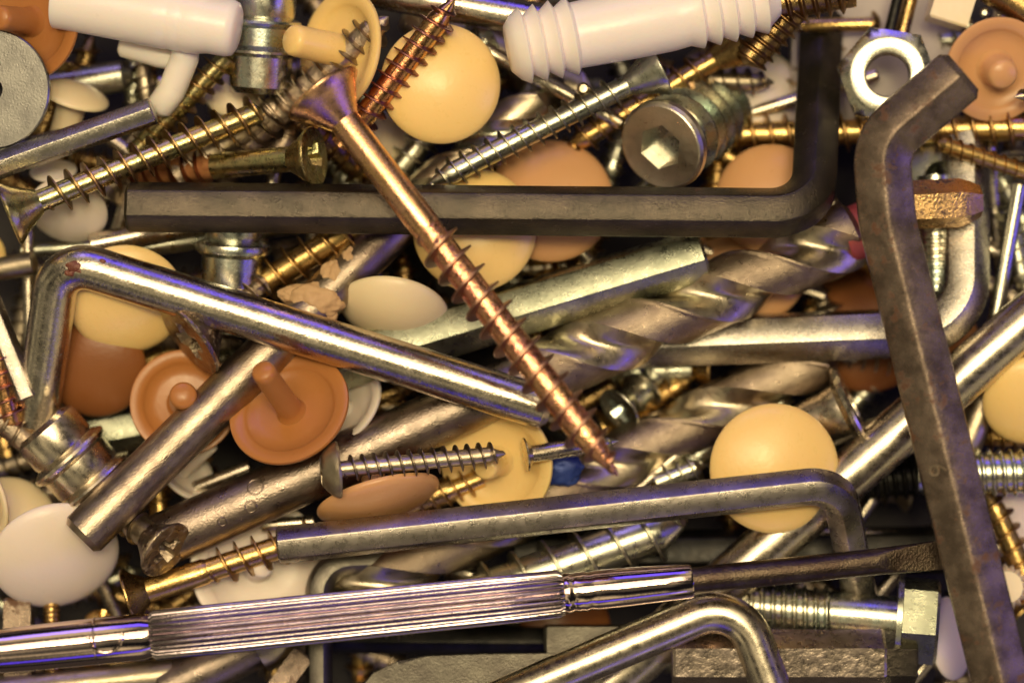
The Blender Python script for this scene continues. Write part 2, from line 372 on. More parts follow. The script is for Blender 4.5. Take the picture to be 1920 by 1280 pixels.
def cap(c, r, az, tilt, label, mat, under=False, stem=1.15, stemr=.20, dome=.30, group='plastic screw covers in the pile', flip=None):
    """cover cap: az = direction on the picture its dome normal leans to (deg, 90 = up), tilt from the camera axis"""
    p = W(*c); k = kz(c[2]); r *= k; a, t = rad(az), rad(tilt)
    n = Vector((math.sin(t)*math.cos(a), math.sin(t)*math.sin(a), math.cos(t)))
    if under: n = -n
    mx = frame(p, p + n*100, R.uniform(0, 6))
    o = thing('screw_cover_cap', label, 'cover cap', mx, group)
    bm = bmesh.new()
    prof = [(0, dome*r)]
    for i in range(1, 13):
        q = i/12*.985; prof.append((r*q, dome*r*(1 - q*q)**.75 if q < .97 else dome*r*(1-q*q)**.75))
    prof += [(r*.998, -.01*r), (r, -.035*r), (r*.99, -.065*r), (r*.95, -.075*r), (r*.80, -.045*r), (r*.74, .0), (r*.72, .03*r), (r*.5, .06*r), (r*(stemr+.03), .075*r), (0, .075*r)]
    lathe(bm, prof, 64); link('cover', bm, mat, o, ang=50)
    bm = bmesh.new(); sr = stemr*r
    lathe(bm, [(sr*1.25, .08*r), (sr*1.05, .02*r), (sr, -.08*r), (sr*.95, -stem*r*.9), (sr*.9, -stem*r), (sr*.72, -stem*r-sr*.18), (0, -stem*r-sr*.2)], 28)
    link('stem', bm, mat, o, ang=50)
    return o

def washer(c, r, hole, th, az, tilt, label, mat, group=None):
    p = W(*c); a, t = rad(az), rad(tilt); n = Vector((math.sin(t)*math.cos(a), math.sin(t)*math.sin(a), math.cos(t)))
    bm = bmesh.new(); h = th/2; b = th*.18
    rs = [ring(bm, q, z, 56) for q, z in ((hole, -h), (hole, h), (r-b, h), (r, h-b), (r, b-h), (r-b, -h))]
    for i in range(6): bridge(bm, rs[i], rs[(i+1) % 6])
    return tag(link('washer', bm, mat, matrix=frame(p, p+n)), label, 'washer', group)
def nut(c, r, hole, th, az, tilt, label, mat, roll=0, group=None):
    p = W(*c); a, t = rad(az), rad(tilt); n = Vector((math.sin(t)*math.cos(a), math.sin(t)*math.sin(a), math.cos(t)))
    bm = bmesh.new(); h = th/2; N_ = 60
    def hexr(i, lim):
        a = (2*PI*i/N_) % (PI/3) - PI/6; return min(lim, r*math.cos(PI/6)/math.cos(a))
    def rr(fn, z): return [bm.verts.new((fn(i)*math.cos(2*PI*i/N_), fn(i)*math.sin(2*PI*i/N_), z)) for i in range(N_)]
    loops = [rr(lambda i: hole*1.12, -h), rr(lambda i: hole, -h+th*.1)]
    for q in range(1, 10): loops.append(rr(lambda i, q=q: hole*(1.0 if q % 2 else 1.06), -h + th*.1 + th*.8*q/10))
    loops += [rr(lambda i: hole*1.06, h-th*.02), rr(lambda i: hole*1.14, h), rr(lambda i: r*.70, h), rr(lambda i: r*.75, h-th*.03), rr(lambda i: hexr(i, r*.9), h-th*.16), rr(lambda i: hexr(i, 9e9), h-th*.28), rr(lambda i: hexr(i, 9e9), -h+th*.2), rr(lambda i: hexr(i, r*.93), -h+th*.07), rr(lambda i: r*.86, -h)]
    for i in range(len(loops)): bridge(bm, loops[i], loops[(i+1) % len(loops)])
    return tag(link('hex_nut', bm, mat, matrix=frame(p, p+n, roll), ang=25), label, 'nut', group)

def turned(name, label, cat, A, B, prof, mat, part=None, n=48, group=None, ang=32, roll=0):
    """turned metal piece along A-B; prof = [(radius, fraction of length)]"""
    A = W(*A); B = W(*B); L = (B-A).length; k = kz((A.z+B.z)/2)
    bm = bmesh.new(); lathe(bm, [(r*k, f*L) for r, f in prof], n)
    return tag(link(name, bm, mat, matrix=frame(A, B, roll), ang=ang), label, cat, group)

def twist_drill(A, B, label, shank_len, rs, rb, lead, ph, mats=('drill', 'flute'), shank_mat='shank', group='twist drill bits', point=True, end_col=None):
    A = W(*A); B = W(*B); L = (B-A).length; k = kz((A.z+B.z)/2); rs *= k; rb *= k; lead *= k
    t = thing('twist_drill', label, 'drill bit', frame(A, B), group)
    bm = bmesh.new(); lathe(bm, [(rs*.8, 0), (rs, rs*.25), (rs, shank_len*.5), (rs, shank_len), (rs*.9, shank_len+rs*.3)], 48); link('shank', bm, shank_mat, t)
    bm = bmesh.new(); NP = 72; z = shank_len - 5; prev = None; step = 9; n = int((L - z)/step)
    def prof(i):
        a = 2*(i/NP*360) % 360      # two-fold, 0..360 per half
        # land from 0..215, flute the rest
        if a < 12: return 1.0
        if a < 165: return .965
        q = (a - 165)/195; return 1 - .44*math.sin(PI*q**.9)**1.15
    for j in range(n+1):
        zz = z + step*j; rot = 2*PI*zz/lead + ph
        fade = min(1, j/14); tt = max(0, (zz - (L - rb*.7))/(rb*.7)) if point else 0
        cur = []
        for i in range(NP):
            r = rb*(1 - (1-prof(i))*fade)*(1-tt*.97); a = 2*PI*i/NP + rot
            cur.append(bm.verts.new((r*math.cos(a), r*math.sin(a), zz)))
        if prev:
            for i in range(NP):
                f = bm.faces.new((prev[i], prev[(i+1) % NP], cur[(i+1) % NP], cur[i]))
                a = 2*((i+.5)/NP*360) % 360; f.material_index = 1 if a > 167 else 0
        prev = cur
    bm.faces.new(prev)
    link('fluted_body', bm, list(mats), t, ang=30)
    return t, (A, B, rb)
def blob(parent, name, p, r, mat, sq=(1, 1, .5), amp=.35, matrix=None, seed=0, sub=4):
    bm = bmesh.new(); bmesh.ops.create_icosphere(bm, subdivisions=sub, radius=1)
    from mathutils import noise
    for v in bm.verts:
        f = 1 + amp*noise.fractal(v.co*1.6 + Vector((seed*7.3, 0, 0)), 1, 2, 4)
        v.co = Vector((v.co.x*sq[0], v.co.y*sq[1], v.co.z*sq[2]))*f*r
    o = link(name, bm, mat, ang=60)
    o.matrix_world = Matrix.Translation(p*S)
    if parent:
        bpy.context.view_layer.update(); mw = o.matrix_world.copy(); o.parent = parent; o.matrix_parent_inverse = parent.matrix_world.inverted(); o.matrix_world = mw
    return o
def adopt(o, parent):
    bpy.context.view_layer.update(); mw = o.matrix_world.copy(); o.parent = parent; o.matrix_parent_inverse = parent.matrix_world.inverted(); o.matrix_world = mw

# ------------------------------------------------------------------ the tray they lie in
bm = bmesh.new(); x0, x1, y0, y1, zb = -5000, 5000, -4000, 4000, -420
bmesh.ops.create_grid(bm, x_segments=20, y_segments=14, size=1)
for v in bm.verts: v.co = Vector((v.co.x*x1, v.co.y*y1, zb))
o = link('tray_floor', bm, 'tray'); o['kind'] = 'structure'

bm = bmesh.new(); bmesh.ops.create_cube(bm, size=1)
for v in bm.verts: v.co = Vector((v.co.x*330, v.co.y*420, v.co.z*60))
bmesh.ops.bevel(bm, geom=bm.edges[:], offset=9, segments=3, affect='EDGES')
tag(link('plastic_plate', bm, 'grey', matrix=Matrix.Translation(W(1640, 70, -270)*S)), 'pale grey plastic plate under the bright nut, top right', 'plate')
# ================================================================== TOP LAYER
screw((603, 172, 72), (1158, 892, 188), 'long copper coloured wood screw lying on top of the whole pile', hr=80, hd=66, rs=30, smooth=250, rc=28, ro=46, pitch=43, tip=95,
      mh='copper', ms='copper', mt='copper_rough', roll=.4, wid=.12, jit=.02)
bar('hex_key', 'large black hex key lying across the pile under the copper screw', 'hex key', [(238, 388, 5), (1524, 400, 0), (1545, -60, -350)], 49, 'black', 6, rad(22), fr=88, chamfer=.12, group='hex keys')
o, P = bar('hex_key', 'chromed round L shaped rod with rust spots, left of the copper screw', 'bent rod', [(66, 800, -120), (112, 484, 5), (1032, 768, -12)], 41, 'nickel', 36, fr=62, chamfer=.3)
o.name = 'bent_rod'
for (px, py, r, sd) in ((140, 500, 15, 1), (152, 506, 11, 2), (131, 512, 9, 3), (84, 622, 13, 4), (84, 640, 9, 5), (192, 490, 6, 6)):
    cz = 5 if py < 560 else -55
    blob(o, 'rust_spot', W(px, py, cz + 36), r, 'stain', sq=(1, .75, .35), seed=sd, sub=3)
key, P = bar('hex_key', 'thick old rusty brown hex key standing along the right side', 'hex key', [(1806, 135, 110), (1650, 268, 75), (1664, 420, 70), (1882, 1300, 110)], 62, 'oldsteel', 6, rad(0), fr=[95, 300], chamfer=.2, group='hex keys')
# stamped size on its left flank
cu = bpy.data.curves.new('size_mark', 'FONT'); cu.body = '6'; cu.size = 52*S; cu.extrude = 1.2*S; cu.offset = -0.6*S
cu.align_x = 'CENTER'; cu.align_y = 'CENTER'
so = bpy.data.objects.new('size_text', cu); C.objects.link(so); bpy.context.view_layer.update()
me = bpy.data.meshes.new_from_object(so.evaluated_get(bpy.context.evaluated_depsgraph_get())); bpy.data.objects.remove(so)
me.materials.clear(); me.materials.append(M['engraved']); so = bpy.data.objects.new('size_mark', me); C.objects.link(so)
A0, B0 = W(1664, 420, 70), W(1882, 1300, 110); ax = (B0-A0).normalized(); up = (Vector((0, 0, 1)) - ax*ax.z).normalized(); side = ax.cross(up)
if side.x > 0: side = -side
nrm = (up*math.cos(rad(30)) + side*math.sin(rad(30))).normalized(); tf = (876-420)/(1300-420)
pos = A0.lerp(B0, tf) + nrm*62*math.cos(PI/6)*1.004
yv = nrm.cross(ax)
if yv.x < 0: yv = -yv
xv = yv.cross(nrm)
mm = Matrix((xv, yv, nrm)).transposed().to_4x4(); mm.translation = pos*S; so.matrix_world = mm; adopt(so, key)
bar('hex_key', 'bright satin steel hex key with short arm under the screwdriver blade', 'hex key', [(521, 1022, 0), (1572, 906, 10), (1624, 1178, -195)], 37, 'hexkey', 6, rad(42), fr=66, chamfer=.1, group='hex keys')

# screwdriver
A = W(-60, 1226, 92); B = W(1785, 1038, 22)
drv = thing('screwdriver', 'small chromed precision screwdriver with ridged grip and dark flat blade', 'screwdriver', frame(A, B)); L = (B-A).length
def dz(px): return (px + 60)/1845*L
bm = bmesh.new(); lathe(bm, [(38, 0), (42, dz(60)), (43, dz(180)), (43, dz(262)), (39, dz(279)), (37, dz(290))], 64); link('handle', bm, 'chrome', drv)
bm = bmesh.new(); NR = 26
def gear(z, r, dep):
    vs = []
    for i in range(NR*8):
        a = 2*PI*i/(NR*8)
        q = (1, .93, .72, .32, 0, .32, .72, .93)[i % 8]; vs.append(bm.verts.new(((r - dep*(1-q))*math.cos(a), (r - dep*(1-q))*math.sin(a), z)))
    return vs
ls = [gear(dz(279), 40, 1), gear(dz(287), 47, 8)] + [gear(dz(287 + (1040-287)*i/6), 47 - 2*i/6, 8) for i in range(1, 7)] + [gear(dz(1050), 39, 1)]
for a, b in zip(ls, ls[1:]): bridge(bm, a, b)
bm.faces.new(ls[0][::-1]); bm.faces.new(ls[-1]); link('grip', bm, 'grip_chrome', drv, ang=55)
bm = bmesh.new(); lathe(bm, [(34, dz(1045)), (38, dz(1056)), (38, dz(1062)), (35.5, dz(1067)), (35.5, dz(1072)), (37, dz(1077)), (36, dz(1083)), (37.5, dz(1090)), (35, dz(1100)), (37, dz(1112)), (36.5, dz(1160)), (34, dz(1240)), (33, dz(1288)), (31.5, dz(1292)), (25, dz(1292))], 64)
link('collar', bm, 'chrome', drv)
bm = bmesh.new(); prev = None; n = 36; r = 25
zs = [1286, 1400, 1520, 1640, 1650, 1662, 1676, 1695, 1720, 1750, 1778, 1783]
rings_ = []
for q in zs:
    t = max(0, min(1, (q - 1645)/110)); h = r*(1 - .80*t**.6); rr_ = r*(1 + .10*t) if q < 1780 else r*1.02
    rings_.append([bm.verts.new((max(-h, min(h, rr_*math.cos(2*PI*i/n + .001))), rr_*math.sin(2*PI*i/n + .001), dz(q))) for i in range(n)])
for a, b in zip(rings_, rings_[1:]): bridge(bm, a, b)
bm.faces.new(rings_[-1]); bm.faces.new(rings_[0][::-1])
bl = link('blade', bm, 'blade', drv, ang=28)
# ring groove bead and raised curl on the smooth end
def torus_bm(R0, r0, a0=0, a1=2*PI, n=48, m=10, mapf=None):
    bm = bmesh.new(); rs = []; full = abs(a1-a0-2*PI) < 1e-6
    for i in range(n if full else n+1):
        a = a0 + (a1-a0)*i/n
        vs = []
        for j in range(m):
            b = 2*PI*j/m; q = Vector(((R0 + r0*math.cos(b))*math.cos(a), (R0 + r0*math.cos(b))*math.sin(a), r0*math.sin(b))); vs.append(bm.verts.new(mapf(q) if mapf else q))
        rs.append(vs)
    for i in range(len(rs) - (0 if full else 1)): bridge(bm, rs[i], rs[(i+1) % len(rs)])
    return bm
bm = torus_bm(42.2, 2.4)
for v in bm.verts: v.co.z += dz(178)
link('ring', bm, 'chrome', drv)
bm = torus_bm(31, 3.6, rad(-185), rad(5), mapf=lambda q: Vector((math.cos((q.y+12)/43)*(43.2+q.z), -math.sin((q.y+12)/43)*(43.2+q.z)*-1*-1, q.x)))
for v in bm.verts: v.co.z += dz(200)
link('curl_mark', bm, 'chrome', drv)

o, P = bar('bent_rod', 'polished round rod bent like a hook at the bottom edge', 'bent rod', [(880, 1334, -30), (1384, 1122, -28), (1462, 1330, -25)], 38, 'polished', 40, fr=82)
o, P = bar('bent_rod', 'shiny straight steel rod running diagonally beneath the rusty hex key', 'rod', [(1020, 1388, -150), (1985, 548, -70)], 47, 'polished', 40); o.name = 'steel_rod'

# ================================================================== drill bits and pins
t, _ = twist_drill((285, 1020, -70), (1640, 420, -118), 'largest twist drill bit with brown lands and a red painted end', 800, 51, 66, 450, .63)
dA, dB = W(285, 1020, -70), W(1640, 420, -118); ax = (dB-dA).normalized()
# stamped marks on the shank
for i, (f, side_, rr_) in enumerate(((.135, 10, 11), (.150, -22, 15), (.095, 14, 8))):
    L_ = (dB-dA).length; loc_r = 51*kz(-80); ang_ = side_/loc_r
    bm = torus_bm(rr_, 1.6, mapf=lambda q: q)
    for v in bm.verts:
        q = v.co.copy(); th_ = (q.y + side_)/loc_r; v.co = Vector((math.cos(th_)*(loc_r + q.z), math.sin(th_)*(loc_r + q.z), q.x + f*L_))
    link('stamped_mark', bm, 'shank', t)
# painted end collar
bm = bmesh.new(); L_ = (dB-dA).length; lathe(bm, [(48, L_*.955), (52, L_*.96), (52, L_*1.0), (40, L_*1.003)], 40); link('painted_end', bm, 'red', t)
t2, _ = twist_drill((300, 1296, -125), (1575, 655, -185), 'second twist drill bit with a blue painted flute, below the copper screw tip', 210, 46, 58, 495, 1.47)
bm = bmesh.new()
blob(t2, 'blue_paint', W(1042, 880, -92), 54, 'blue', sq=(1.0, .6, .25), amp=.25, seed=3)
t3, _ = twist_drill((150, 1008, 22), (800, 366, -125), 'worn straight shank drill with filler stuck on it, below the bent rod', 880, 44, 40, 400, 0, shank_mat='pin'); 
twist_drill((560, 560, -175), (1030, 165, -150), 'grey twist drill bit peeping out beside the round cream cap', 170, 34, 42, 330, 1.2, mats=('zinc_dull', 'zinc'), shank_mat='zinc_dull')
for (px, py, zz, r, sq, sd) in ((592, 562, -58, 40, (1.1, .8, .55), 1), (558, 552, -66, 26, (1.3, .7, .55), 2), (624, 522, -62, 30, (.7, 1.1, .45), 3), (655, 494, -66, 22, (.7, 1.2, .45), 5), (606, 588, -66, 24, (1, 1, .6), 6), (576, 590, -70, 24, (1, 1, .6), 7)):
    blob(t3, 'dried_filler', W(px, py, zz + 4), r*1.08, 'crust', sq=sq, amp=.2, seed=sd, sub=5)

# ================================================================== hex bars below
bar('hex_key', 'greenish zinc hex key with chamfered end behind the copper screw', 'hex key', [(1322, 476, -92), (560, 705, -128)], 54, 'hexgreen', 6, rad(48), chamfer=.1, group='hex keys')
bar('hex_key', 'silver hex key with a rounded bend passing under the rusty one', 'hex key', [(1080, 648, -205), (1806, 620, -95), (1806, 250, -190)], 50, 'hexbright', 6, rad(10), fr=105, group='hex keys')
bar('hex_key', 'narrow bright hex key entering from the left edge under the washer', 'hex key', [(-80, 338, -20), (288, 208, -10)], 27, 'hexbright', 6, rad(50), chamfer=.1, group='hex keys')
bar('hex_key', 'short pale hex key at the left edge beside the bent rod', 'hex key', [(-60, 470, -70), (52, 748, -62)], 25, 'hexkey', 6, rad(22), chamfer=.1, group='hex keys')
bar('hex_key', 'thin dark hex key under the screwdriver grip, bent upward', 'hex key', [(598, 1330, -100), (598, 1056, -112), (900, 1040, -160)], 27, 'spade', 6, rad(30-8), fr=60, group='hex keys')
bar('hex_key', 'dark grey zinc hex bar in the gap under the brown cap', 'hex key', [(120, 826, -190), (420, 770, -190)], 44, 'hexgreen', 6, rad(20), group='hex keys')
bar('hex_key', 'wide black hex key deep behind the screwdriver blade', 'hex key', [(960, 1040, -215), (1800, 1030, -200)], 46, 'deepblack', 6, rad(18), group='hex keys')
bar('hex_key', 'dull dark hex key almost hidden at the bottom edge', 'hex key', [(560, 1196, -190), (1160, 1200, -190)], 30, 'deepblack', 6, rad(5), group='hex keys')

# ================================================================== plastic covers
cap((826, 157, -40), 113, 0, 5, 'round cream cap lying dome up beside the copper screw head', 'cream')
cap((640, 96, -60), 116, 172, 48, 'cream cap turned over with its stem pointing left, near the top', 'cream', under=True, stem=1.0, stemr=.27)
cap((890, 431, -90), 116, 60, 5, 'round cream cap half covered by the black hex key', 'cream')
cap((1032, 376, -150), 118, 100, 12, 'pinkish tan cap just above the black hex key', 'tan')
cap((1446, 372, -150), 104, 120, 10, 'pinkish tan cap in the corner of the black hex key', 'tan')
cap((1405, 500, -210), 110, 100, 15, 'tan cap deep under the black hex key beside the big drill', 'tan')
cap((236, 562, -66), 110, -75, 26, 'tilted cream cap inside the bend of the round rod', 'cream_pale')
cap((178, 688, -120), 97, -100, 14, 'brown cap below the tilted cream cap', 'brown')
cap((345, 755, -88), 101, 60, 12, 'caramel cap lying stem up, partly under the worn drill', 'orange', under=True, stem=.9, stemr=.27)
cap((543, 767, -2), 118, 118, 34, 'caramel cap with its long stem standing up toward the viewer', 'orange', under=True, stem=1.25, stemr=.20)
cap((738, 580, -98), 103, -98, 58, 'pale ivory cap lying on edge above the bent rod end', 'ivory', dome=.42, stem=.1)
cap((640, 765, -120), 92, 135, 50, 'white cap edge showing behind the stemmed caramel cap', 'white', under=True)
cap((710, 936, -55), 118, -74, 72, 'tan cap seen from its side below the dull pan head screw', 'tan')
cap((932, 866, -92), 112, 200, 22, 'cream cap lying stem up below the copper screw', 'cream_pale', under=True, stem=.55, stemr=.22)
cap((1452, 878, -62), 122, 0, 4, 'cream cap crossed by the bright satin hex key', 'cream')
cap((104, 1043, -68), 120, -62, 38, 'large pinkish white cap under the point of the worn drill', 'white')
cap((12, 985, -120), 95, 70, 20, 'ivory cap behind the large pinkish white cap at the left edge', 'ivory')
cap((-30, 935, -70), 80, 200, 50, 'ivory cap stem poking out at the left edge', 'ivory', under=True, stem=.8, stemr=.46)
cap((484, 1062, -130), 128, 30, 14, 'white cap stem up between the satin hex key and screwdriver', 'white', under=True, stem=.45, stemr=.19)
cap((54, 40, -52), 112, 186, 24, 'caramel cap with its stem, top left corner above the washer', 'orange', under=True, stem=.85, stemr=.22)
cap((1868, 130, -110), 100, -70, 20, 'peach coloured cap stem up in the top right corner', 'tan', under=True, stem=.45, stemr=.3)
cap((1935, 752, -100), 92, -95, 26, 'yellow cream cap at the right edge', 'cream')
cap((128, 396, -110), 74, -95, 40, 'small white cap below the gold screw head at left', 'white', under=False)
cap((140, 178, -110), 66, 70, 68, 'ivory cap lying on its rim beside the washer', 'ivory', under=False, stem=1.6, stemr=.42)
cap((100, 320, -140), 44, 90, 60, 'small white plug top between the hex key and gold screw', 'white')
cap((1625, 618, -260), 118, 90, 10, 'dark brown cap deep behind the rusty hex key', 'brown')
cap((1783, 1196, -130), 78, 10, 55, 'greyish white cap standing beside the rusty hex key foot', 'white')
cap((-25, 705, -130), 60, 10, 20, 'orange tan cap cut by the left edge', 'orange')
cap((-42, 480, -160), 52, 10, 10, 'cream cap sliver at the left edge below the gold screw', 'cream')
cap((1060, 1180, -215), 88, 0, 12, 'brown cap in shade under the screwdriver collar', 'brown')
cap((1770, 640, -240), 70, 0, 12, 'dark orange cap glimpsed below the silver hex key bend', 'orange')
cap((440, 165, -190), 60, 80, 20, 'off white cap in the gap between gold screws at top left', 'ivory')
cap((1425, 180, -250), 95, 30, 25, 'white cap in shade behind the black hex key', 'white')
cap((345, 880, -150), 70, 40, 62, 'small white cap edge beside the worn drill', 'white', under=True, stem=1.2)
cap((600, 500, -190), 48, 90, 20, 'ivory plug top in the gap right of the rusty gold screw', 'ivory')
cap((720, 270, -215), 60, 30, 30, 'grey white cap in shade between copper screw and cream cap', 'ivory')
cap((1905, 960, -240), 90, 0, 20, 'dusty white cap in shade at the right edge', 'white')

# ================================================================== plastic plugs
def plug(A, B, label, prof, mat='lilac', extra=None):
    return turned('wall_plug', label, 'wall plug', A, B, prof, mat, n=48, group='white plastic wall plugs', ang=50)
p1 = thing('wall_plug', 'smooth milky white plug with rounded end in the top left corner', 'wall plug', frame(W(110, -6, -10), W(446, 56, 20)), 'white plastic wall plugs')
bm = bmesh.new(); L_ = (W(446, 56, 20) - W(110, -6, -10)).length
lathe(bm, [(60, 0), (60, L_*.3), (61, L_*.55), (61, L_*.62), (59.5, L_*.63), (60, L_*.65), (60, L_*.70), (58.5, L_*.71), (60, L_*.73), (58, L_*.80), (54, L_*.86), (54, L_*.95), (50, L_*.985), (40, L_), (0, L_*1.01)], 56); link('body', bm, 'lilac', p1, ang=60)
bm = sweep_bm([W(350, 60, -20), W(346, 110, -40), W(322, 170, -60), W(292, 212, -72)], 27, 24, chamfer=.5); mi_ = p1.matrix_world.inverted()
o = link('prong', bm, 'lilac', ang=60); adopt(o, p1)
bm = sweep_bm([W(225, 82, -70), W(300, 104, -70), W(350, 112, -70)], 24, 24, chamfer=.3); o = link('prong', bm, 'lilac', ang=60); adopt(o, p1)
ribs = [(44, 0), (62, .03), (72, .062), (56, .075), (73, .118), (57, .132), (74, .175), (59, .19), (74, .235), (62, .25), (63, .3), (65, .45), (65, .60), (62, .66), (71, .705), (57, .72), (71, .765), (57, .78), (71, .825), (57, .84), (70, .885), (57, .90), (68, .945), (56, .96), (40, 1)]
plug((952, 92, 25), (1455, -8, -10), 'milky white ribbed plug lying across the top edge', ribs)

# ================================================================== washer, nuts, sleeves
washer((-14, 168, -18), 112, 22, 13, 200, 8, 'flat grey steel washer cut by the left edge', 'washer')
nut((1664, 142, -95), 98, 40, 60, 195, 8, 'bright hexagon nut next to the black hex key short arm', 'nut', roll=.35)
nut((1762, 342, -190), 92, 30, 70, 100, 18, 'silver hexagon nut behind the rusty hex key bend', 'zinc', roll=.2)
sl = [(44, 0), (54, .02), (54, .10), (50, .12), (50, .15), (60, .16), (62, .18), (60, .20), (52, .22), (52, .38), (50, .40), (62, .42), (64, .44), (62, .46), (53, .48), (53, .62), (62, .66), (62, .68), (52, .71), (50, .95), (42, 1)]
turned('threaded_sleeve', 'silver flanged sleeve at the top edge left of the cream cap', 'sleeve', (498, -60, -80), (486, 175, -110), [(r*1.15, f) for r, f in sl], 'zinc_blue', group='flanged steel sleeves')
turned('threaded_sleeve', 'silver flanged sleeve between the black hex key and the bent rod', 'sleeve', (440, 405, -90), (430, 620, -120), [(46, 0), (54, .03), (54, .16), (50, .2), (70, .24), (72, .28), (70, .31), (57, .35), (57, .6), (50, .64), (60, .8), (50, 1)], 'zinc_blue', group='flanged steel sleeves')
turned('threaded_sleeve', 'large silver flanged sleeve leaning at the lower left', 'sleeve', (78, 796, -62), (226, 960, -92), [(50, 0), (64, .04), (66, .08), (66, .26), (64, .29), (80, .33), (82, .355), (80, .38), (70, .41), (70, .58), (68, .60), (84, .64), (86, .66), (84, .68), (72, .71), (71, .80), (76, .84), (70, .88), (60, 1)], 'polished', group='flanged steel sleeves')
# hexagon socket insert
A, B = W(1238, 276, -58), W(1350, 198, -250); ins = thing('threaded_insert', 'round silver insert with a hexagon socket and coarse thread', 'threaded insert', frame(A, B, .3)); L_ = (B-A).length
bm = bmesh.new(); o_ = headface(bm, 81, 0, 'hex', 85, n=56); r1 = ring(bm, 84, 2, 56); r2 = ring(bm, 88, 9, 56); r3 = ring(bm, 89, 20, 56); r4 = ring(bm, 80, 27, 56); r5 = ring(bm, 60, 34, 56)
for a, b in ((o_, r1), (r1, r2), (r2, r3), (r3, r4), (r4, r5)): bridge(bm, a, b)
bm.faces.new(r5); link('flange', bm, 'satin_zinc', ins, ang=10)
bm = bmesh.new(); thread(bm, 30, L_, 62, 84, 36, 0, wid=.22, jit=0); link('thread', bm, ['zinc_blue', 'zinc_blue'], ins, ang=28)
turned('steel_collar', 'polished steel collar with a thin flange right of the drill bits', 'collar', (1445, 830, -150), (1600, 758, -120), [(46, 0), (46, .3), (46, .72), (48, .74), (50, .86), (78, .93), (80, .97), (76, 1.0), (40, 1.0), (36, .9)], 'polished')

# ================================================================== screws, upper left
screw((14, 402, 25), (492, 208, -62), 'long gold screw with green sheen pointing up from its head at the left edge', hr=62, hd=58, rs=23, rc=21, ro=38, pitch=33, tip=10, smooth=0, mh='gold_green', mt='gold_green', roll=.5)
screw((400, 322, -170), (728, 32, -20), 'grey corroded screw whose tip points up between the cream caps', nohead=True, rc=25, ro=39, pitch=27, tip=38, mt='corroded', jit=.03)
screw((330, 330, -120), (600, 150, -110), 'pale corroded screw lying behind the grey corroded one', nohead=True, rc=25, ro=38, pitch=30, tip=10, mt='corroded', jit=.04)
screw((640, 275, -40), (853, -2, 15), 'reddish copper screw with its tip over the round cream cap', hr=40, rs=22, smooth=0, rc=22, ro=35, pitch=26, tip=50, mh='red_copper', mt='red_copper', jit=.02, nohead=True)
screw((250, 290, -120), (466, 66, -80), 'dark green gold screw with its tip beside the silver sleeve', nohead=True, rc=19, ro=31, pitch=25, tip=42, mt='gold_green', jit=.02)
screw((590, 294, -22), (235, 327, -165), 'gold screw with a dished head and rusty orange thread', head='flat', recess='cross', hr=57, hd=44, rs=24, smooth=150, rc=24, ro=33, pitch=28, tip=20, mh='gold_green', ms='gold_green', mt='rustmetal', roll=.3, jit=.07)
screw((628, 40, -150), (505, 330, -170), 'rusty pale screw in the gap behind the copper screw head', nohead=True, rc=19, ro=30, pitch=25, tip=30, mt='corroded', jit=.05)
screw((850, 200, -190), (720, 350, -200), 'dark screw below the round cream cap', hr=40, rc=22, ro=36, pitch=30, mt='zinc', mh='zinc')
screw((560, 215, -120), (700, 345, -200), 'bronze screw in shade under the copper screw', nohead=True, rc=22, ro=34, pitch=28, mt='gold_dark')
screw((262, 60, -190), (278, 215, -190), 'short grey screw in shade under the milky plug', hr=28, rc=15, ro=24, pitch=22, mt='zinc_dull', mh='zinc_dull')
bar('steel_pin', 'blurred grey pin in shade between washer and plug', 'pin', [(70, 168, -200), (250, 140, -190)], 30, 'zinc', 24, chamfer=.6)
bar('steel_pin', 'slim grey pin just above the narrow hex key', 'pin', [(60, 265, -120), (160, 236, -110)], 9, 'polished', 16)

# upper middle and right
o, _ = bar('bent_rod', 'glossy rod crossing the top edge behind the reddish copper screw', 'rod', [(640, -28, -110), (1040, 44, -90)], 33, 'nickel', 32); o.name = 'steel_rod'
screw((1238, 130, -62), (800, 348, -52), 'silver screw with a flat cone head pointing down left', recess='cross', hr=52, hd=64, rs=20, rc=20, ro=31, pitch=27, tip=50, mh='zinc', mt='zinc', roll=.3, wid=.11)
screw((1392, 82, -140), (1060, 280, -170), 'bright gold screw behind the silver cone head screw', hr=46, hd=56, rs=22, rc=20, ro=33, pitch=30, tip=40, mh='gold_dark', mt='gold', jit=.02)
screw((1300, 255, -215), (2010, 238, -150), 'long gold screw running under both the black and the rusty hex key', nohead=True, rc=24, ro=38, pitch=34, tip=8, mt='gold', wid=.17)
screw((1530, -30, -60), (1395, 120, -90), 'bronze coloured screw with tight thread next to the black hex key top', nohead=True, rc=30, ro=40, pitch=20, tip=15, mt='gold_dark', wid=.3)
screw((1600, -20, -50), (1418, 12, -60), 'thick brown screw at the top edge over the black hex key', nohead=True, rc=34, ro=44, pitch=24, tip=10, mt='gold_dark', wid=.3)
screw((1200, 150, -170), (1452, 155, -185), 'small grey screw in shade, its tip toward the black hex key', hr=34, rc=17, ro=27, pitch=26, tip=34, mt='zinc_dull', mh='zinc_dull')
bar('steel_pin', 'thin bright pin slanting down from the ribbed plug', 'pin', [(905, 92, -120), (1165, 232, -150)], 15, 'polished', 20)
bar('steel_pin', 'tiny pin end glinting above the silver screw', 'pin', [(1092, 172, -110), (1094, 166, -60)], 12, 'zinc_dull', 20, chamfer=.4)
twist_drill((760, 20, -220), (1140, 200, -230), 'blurred grey drill bit deep behind the cream cap', 60, 40, 44, 260, 0, mats=('zinc_dull', 'zinc'), shank_mat='zinc_dull')
